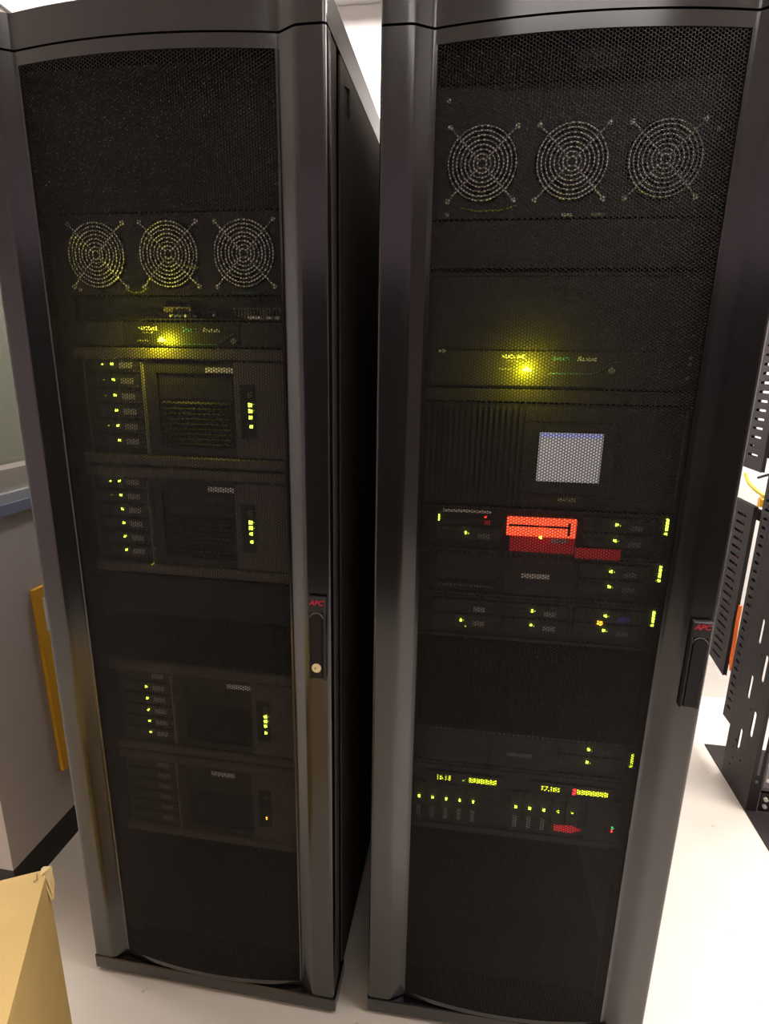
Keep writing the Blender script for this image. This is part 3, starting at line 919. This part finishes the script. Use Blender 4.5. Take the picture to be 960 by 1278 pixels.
# storage unit with two lit displays
z0 = 0.4700
d = Dev('R', 'storage_array', 'storage unit with two lit yellow number displays and a row of drive lights', 'storage unit', z0, 0.6345)
d.box('top_rail', BEZEL2, 0.083, 0.5195, -.004, .0015, .622, .633)
d.box('bottom_rail', BEZEL2, 0.083, 0.5195, -.004, .0015, .472, .486)
for (u0, u1, txt, bx0, bx1) in ((0.122, 0.168, '16.15', 0.197, 0.256), (0.334, 0.392, '77.185', 0.416, 0.477)):
    dp = d.box('display', DARK, u0 - .012, bx1 + .008, -.006, .0015, .590, .6175)
    tx = d.text('display_digits', txt, 0.0145, YELLED, (u0 + u1) / 2, .6035, -.0066, bold=.00055)
    n = 7
    for k in range(n):
        d.box('display_segment', YELLED, bx0 + (bx1 - bx0) * k / n, bx0 + (bx1 - bx0) * (k + .86) / n, -.0075, -.006, .5995, .6095, parent=dp)
    if u0 < .2:
        d.led(DIMLED, 0.187, .6025, .0055, .0045, d=-.0085, parent=dp)
    else:
        for dzz in (.0, .0085):
            d.led(REDLED, 0.4105, .5995 + dzz, .0060, .0055, d=-.0085, parent=dp)
for k in range(5):
    for u0 in (0.0955, 0.2975):
        u = u0 + k * .0285
        dr = d.box('drive', BEZEL2, u - .0125, u + .0125, -.004, .0015, .489, .587, .001)
        d.led(GREENLED if u0 < .2 or k < 3 else YELLED, u, .5510, .0046, .0040, d=-.0085, parent=dr)
        if u0 < .2 or k < 3:
            d.box('label', GREYL if (k >= 2 or u0 > .2) else DIML, u - .0042, u + .0042, -.0052, -.004, .500, .5285, parent=dr)
lt = d.mb().add([(0.378, DF - .0058, .503), (0.414, DF - .0058, .501), (0.434, DF - .0058, .511), (0.416, DF - .0058, .519), (0.378, DF - .0058, .517),
                 (0.378, DF - .0040, .503), (0.414, DF - .0040, .501), (0.434, DF - .0040, .511), (0.416, DF - .0040, .519), (0.378, DF - .0040, .517)],
                [(0, 1, 2, 3, 4), (9, 8, 7, 6, 5)] + [(i + 5, (i + 1) % 5 + 5, (i + 1) % 5, i) for i in range(5)]).build('red_text_glare', mat('red text glare', (0.5, 0.02, 0.02), .4, emit=(1.0, .03, .04), strength=.55), d.t)  # glowing patch painted in the shape of red text glare
sc = d.box('side_cover', BEZEL2, 0.4425, 0.5195, -.004, .0015, .489, .587)
d.led(GRNLED, 0.4945, .5265, .004, .004, d=-.0085, parent=sc)
d.led(REDLED, 0.4935, .5185, .004, .004, d=-.0085, parent=sc)

# ------------------------------------------------------------------ open relay rack on the right
RX = 1.22
t = thing('relay_rack', 'open black two-post relay rack with slotted uprights bolted to a flat foot', 'relay rack', (RX, 0.93, 0))
o = (RX, 0.93, 0)
RWID = 0.515
for s, x in ((0, RX), (1, RX + RWID)):
    sg = 1 if s == 0 else -1
    holes = []
    for k in range(9):
        zc = 0.195 + k * 0.207
        holes.append(slot(0.9465, zc, 0.018, 0.088))
        holes.append(slot(0.8865, zc + .103, 0.020, 0.096))
    for k in range(4):
        holes.append(slot(0.975 - .010 * (k % 2), 0.075 + k * .035, .009, .012))
        holes.append(slot(0.915, 0.135 + k * .20, .007, .012))
    web = plate_with_holes([(0.83, 0.006), (1.025, 0.006), (1.025, 1.95), (0.83, 1.95)], holes, 0.004 * sg, 'x')
    up = bm_build('upright', web, RELAY, t, (x - RX, -0.93, 0))
    # front flange with square mounting holes, and rear flange
    a0, a1 = (0.004, 0.034) if s == 0 else (-0.034, -0.004)
    fh = []
    for k in range(58):
        zc = 0.12 + k * 0.0313
        c = (a0 + a1) / 2
        fh.append([(c - .006, zc - .006), (c + .006, zc - .006), (c + .006, zc + .006), (c - .006, zc + .006)])
    bm_build('flange', plate_with_holes([(a0, .006), (a1, .006), (a1, 1.95), (a0, 1.95)], fh, .004, 'y'), RELAY, up, (0, 0.83, 0))
    MB().box(a0, a1, 1.021, 1.025, .006, 1.95).build('flange', RELAY, up)
MB(o).box(RX - .0, RX + RWID, .66, 1.18, 0, .006).build('foot_plate', RELAY, t)
MB(o).box(RX + .038, RX + RWID - .038, .826, .832, .012, .088).box(RX + .038, RX + RWID - .038, .826, .85, .084, .088).build('base_angle', RELAY, t)
MB(o).box(RX, RX + RWID, .83, 1.025, 1.95, 1.955).build('top_bar', RELAY, t)
for k in range(2):
    for zz in (.035, .062):
        MB(o).cyl(RX + .052 + k * .30, zz, .007, .818, .826, 6).build('bolt', STEEL, t)

t2 = thing('metal_panel', 'grey metal panel bolted low between the posts of the relay rack', 'panel', (RX + .036, .824, .105))  # only a flat metal panel, no enclosure behind it
o2 = (RX + .036, .824, .105)
MB(o2).box(RX + .036, RX + RWID - .036, .824, .829, .105, .43, .0008).build('faceplate', RELAYG, t2)
for zz in (.135, .27, .40):
    MB(o2).cyl(RX + .046, zz, .006, .820, .824, 10).build('screw', STEEL, t2)

# slotted vertical cable ducts behind the post
def duct(label, y0, y1, z0, z1, x0, x1, slope, pitch, closed=False, name='cable_duct'):
    t = thing(name, label, 'cable duct', (x0, y0, z0), 0, 'slotted cable ducts')
    oo = (x0, y0, z0)
    n = int((z1 - z0 - .06) / pitch)
    c = (y0 + y1) / 2 - y0
    wd = (y1 - y0) * .45
    holes = [slot(c, .05 + k * pitch, wd, .0085, 3) for k in range(n)]
    w, h = y1 - y0, z1 - z0
    out = [(0, 0), (w, slope), (w, h), (0, h)]
    bm_build('slotted_side', plate_with_holes(out, holes, .003, 'x'), RELAY, t)
    bm_build('back_side' if closed else 'slotted_side', plate_with_holes(out, [] if closed else holes, .003, 'x'), RELAY, t, (x1 - x0 - .003, 0, 0))
    MB(oo).box(x0 + .003, x1 - .003, y0, y0 + .003, z0 + .002, z1).build('front_wall', RELAY, t)
    MB(oo).box(x0 + .003, x1 - .003, y1 - .003, y1, z0 + slope + .002, z1).build('rear_wall', RELAY, t)
    return t


duct('narrow slotted cable duct fixed along the rear edge of the relay rack post', 1.030, 1.092, 0.20, 1.94, RX + .002, RX + .014, 0.0, .031, True)
duct('short wide slotted cable duct with open bottom, below the yellow plug', 1.145, 1.300, 0.33, 0.985, RX + .002, RX + .016, 0.02, .031, True)
duct('long wide slotted cable duct hung above the yellow plug', 1.145, 1.300, 1.105, 1.94, RX + .002, RX + .014, 0.0, .031)
bk = thing('duct_bracket', 'black steel bracket carrying the cable ducts behind the relay rack', 'bracket', (RX + .034, 1.025, .30))
ob = (RX + .034, 1.025, .30)
for zz in (.36, .93, 1.15, 1.85):
    MB(ob).box(RX + .0345, RX + .040, 1.027, 1.300, zz, zz + .04).build('arm', RELAY, bk)
MB(ob).box(RX + .0345, RX + .040, 1.028, 1.043, .30, 1.94).build('spine', RELAY, bk)


def cable(name, label, pts, r, m):
    P = [Vector(p) for p in pts]
    out = []
    for i in range(len(P) - 1):
        p0, p1, p2, p3 = P[max(i - 1, 0)], P[i], P[i + 1], P[min(i + 2, len(P) - 1)]
        for k in range(6):
            s = k / 6
            out.append(0.5 * ((2 * p1) + (p2 - p0) * s + (2 * p0 - 5 * p1 + 4 * p2 - p3) * s * s + (3 * p1 - p0 - 3 * p2 + p3) * s ** 3))
    out.append(P[-1])
    base = out[0].copy()
    o = MB(tuple(base)).tube([tuple(p) for p in out], r, 8).build(name, m, None, 60)
    o.location = base
    return tag(o, label, 'cable')


cable('patch_cable', 'orange cable running down the gap between two slotted ducts', [(RX + .012, 1.132, .62), (RX + .010, 1.128, .55), (RX + .012, 1.126, .47), (RX + .010, 1.120, .41), (RX + .012, 1.112, .37)], .0065, ORANGE)
cable('patch_cable', 'short yellow cable looped above the wide slotted duct', [(RX + .02, 1.29, 1.075), (RX + .012, 1.24, 1.055), (RX + .01, 1.18, 1.040), (RX + .03, 1.15, 1.02), (RX + .04, 1.15, .99)], .006, YELC)
cable('patch_cable', 'thin black cable arching over the yellow cable beside the ducts', [(RX + .075, 1.31, 1.06), (RX + .078, 1.24, 1.085), (RX + .078, 1.17, 1.100), (RX + .08, 1.12, 1.09), (RX + .085, 1.118, 1.02)], .005, RELAY)
cable('patch_cable', 'red cable seen through the slots of the short wide duct', [(RX + .009, 1.22, .98), (RX + .009, 1.215, .80), (RX + .009, 1.22, .62), (RX + .009, 1.225, .45)], .0035, REDM)
pl = thing('cable_plug', 'orange-yellow plug hanging between the slotted ducts', 'plug', (RX + .01, 1.117, .992))
MB((RX + .01, 1.117, .992)).box(RX + .002, RX + .022, 1.110, 1.130, .992, 1.022, .003).build('housing', mat('orange yellow plastic', (0.85, 0.42, 0.02), .4), pl)
MB((RX + .01, 1.117, .992)).box(RX + .006, RX + .018, 1.114, 1.126, 1.022, 1.034).build('strain_relief', YELC, pl)

# ------------------------------------------------------------------ cardboard
t = thing('cardboard_sheet', 'yellow flattened cardboard fixed upright to the grey partition', 'cardboard', (PX + .0005, .33, .25))
oc = (PX + .0005, .33, .25)
MB(oc).add([(PX + .0005, .338, .25), (PX + .0005, .70, .25), (PX + .0005, .70, .832), (PX + .0005, .325, .832),
            (PX + .011, .338, .25), (PX + .011, .70, .25), (PX + .011, .70, .832), (PX + .011, .325, .832)],
           [(0, 1, 2, 3), (7, 6, 5, 4), (0, 4, 5, 1), (1, 5, 6, 2), (2, 6, 7, 3), (3, 7, 4, 0)]).build('board', YELCARD, t)
MB(oc).box(PX + .011, PX + .0116, .352, .45, .70, .80).build('paper_label', WHITEL, t)

# carton near the camera
P = Vector((-0.512, -0.176))
E1 = Vector((-0.875, -0.484)).normalized()
E2 = Vector((-E1.y * -1, 0))
E2 = Vector((0.484, -0.875)).normalized()
HB, LA, LB = 0.50, 0.42, 0.64
t = thing('cardboard_box', 'open-flapped tan cardboard carton with a torn corner on the floor', 'cardboard box', (P.x, P.y, 0))


def cp(a, b, z):
    q = E1 * a + E2 * b
    return (q.x, q.y, z)


mb = MB()
th = 0.004
# four walls as thin solid boards
for (a0, a1, b0, b1) in ((0, LA, 0, th), (0, LA, LB - th, LB), (0, th, th, LB - th), (LA - th, LA, th, LB - th)):
    vs = [cp(a0, b0, 0), cp(a1, b0, 0), cp(a1, b1, 0), cp(a0, b1, 0), cp(a0, b0, HB), cp(a1, b0, HB), cp(a1, b1, HB), cp(a0, b1, HB)]
    mb.add(vs, [(0, 3, 2, 1), (4, 5, 6, 7), (0, 1, 5, 4), (1, 2, 6, 5), (2, 3, 7, 6), (3, 0, 4, 7)])
vs = [cp(th, th, 0), cp(LA - th, th, 0), cp(LA - th, LB - th, 0), cp(th, LB - th, 0)]
mb.add(vs + [(x, y, th) for x, y, z in vs], [(0, 3, 2, 1), (4, 5, 6, 7)])
mb.build('body', CARD, t)
# two long flaps closing the top, slightly bowed
for (b0, b1, zz) in ((0.0, LB / 2 - .004, HB), (LB / 2 + .004, LB, HB)):
    n = 8
    vs, fs = [], []
    for i in range(n + 1):
        b = b0 + (b1 - b0) * i / n
        s = (b - b0) / (b1 - b0)
        lift = .008 * (s if b0 < .1 else 1 - s)
        for a in (-.001, LA + .001):
            vs.append(cp(a, b, zz + lift))
    m = len(vs)
    vs += [(x, y, z + .004) for x, y, z in vs]
    for i in range(n):
        k = 2 * i
        fs += [(k, k + 1, k + 3, k + 2), (m + k, m + k + 2, m + k + 3, m + k + 1), (k, k + 2, m + k + 2, m + k), (k + 1, m + k + 1, m + k + 3, k + 3)]
    fs += [(0, m, m + 1, 1), (2 * n, 2 * n + 1, m + 2 * n + 1, m + 2 * n)]
    MB().add(vs, fs).build('flap', CARD, t)
# torn corner scrap and staple
vs = [cp(.010, -.004, HB + .004), cp(-.004, -.002, HB + .003), cp(-.009, .014, HB - .022), cp(-.006, .022, HB - .050), cp(-.002, .006, HB - .046), cp(.006, .014, HB + .006)]
n = len(vs)
MB().add(vs + [(x + .003, y + .003, z + .003) for x, y, z in vs], [tuple(range(n)), tuple(range(2 * n - 1, n - 1, -1))] + [(i, i + n, (i + 1) % n + n, (i + 1) % n) for i in range(n)]).build('torn_corner', CARDI, t)
MB().tube([cp(.014, .008, HB + .0062), cp(.011, .022, HB + .0066), cp(.016, .026, HB + .0066)], .0009, 5).build('staple', mat('brown staple', (0.25, 0.16, 0.07), .5, .3), t)
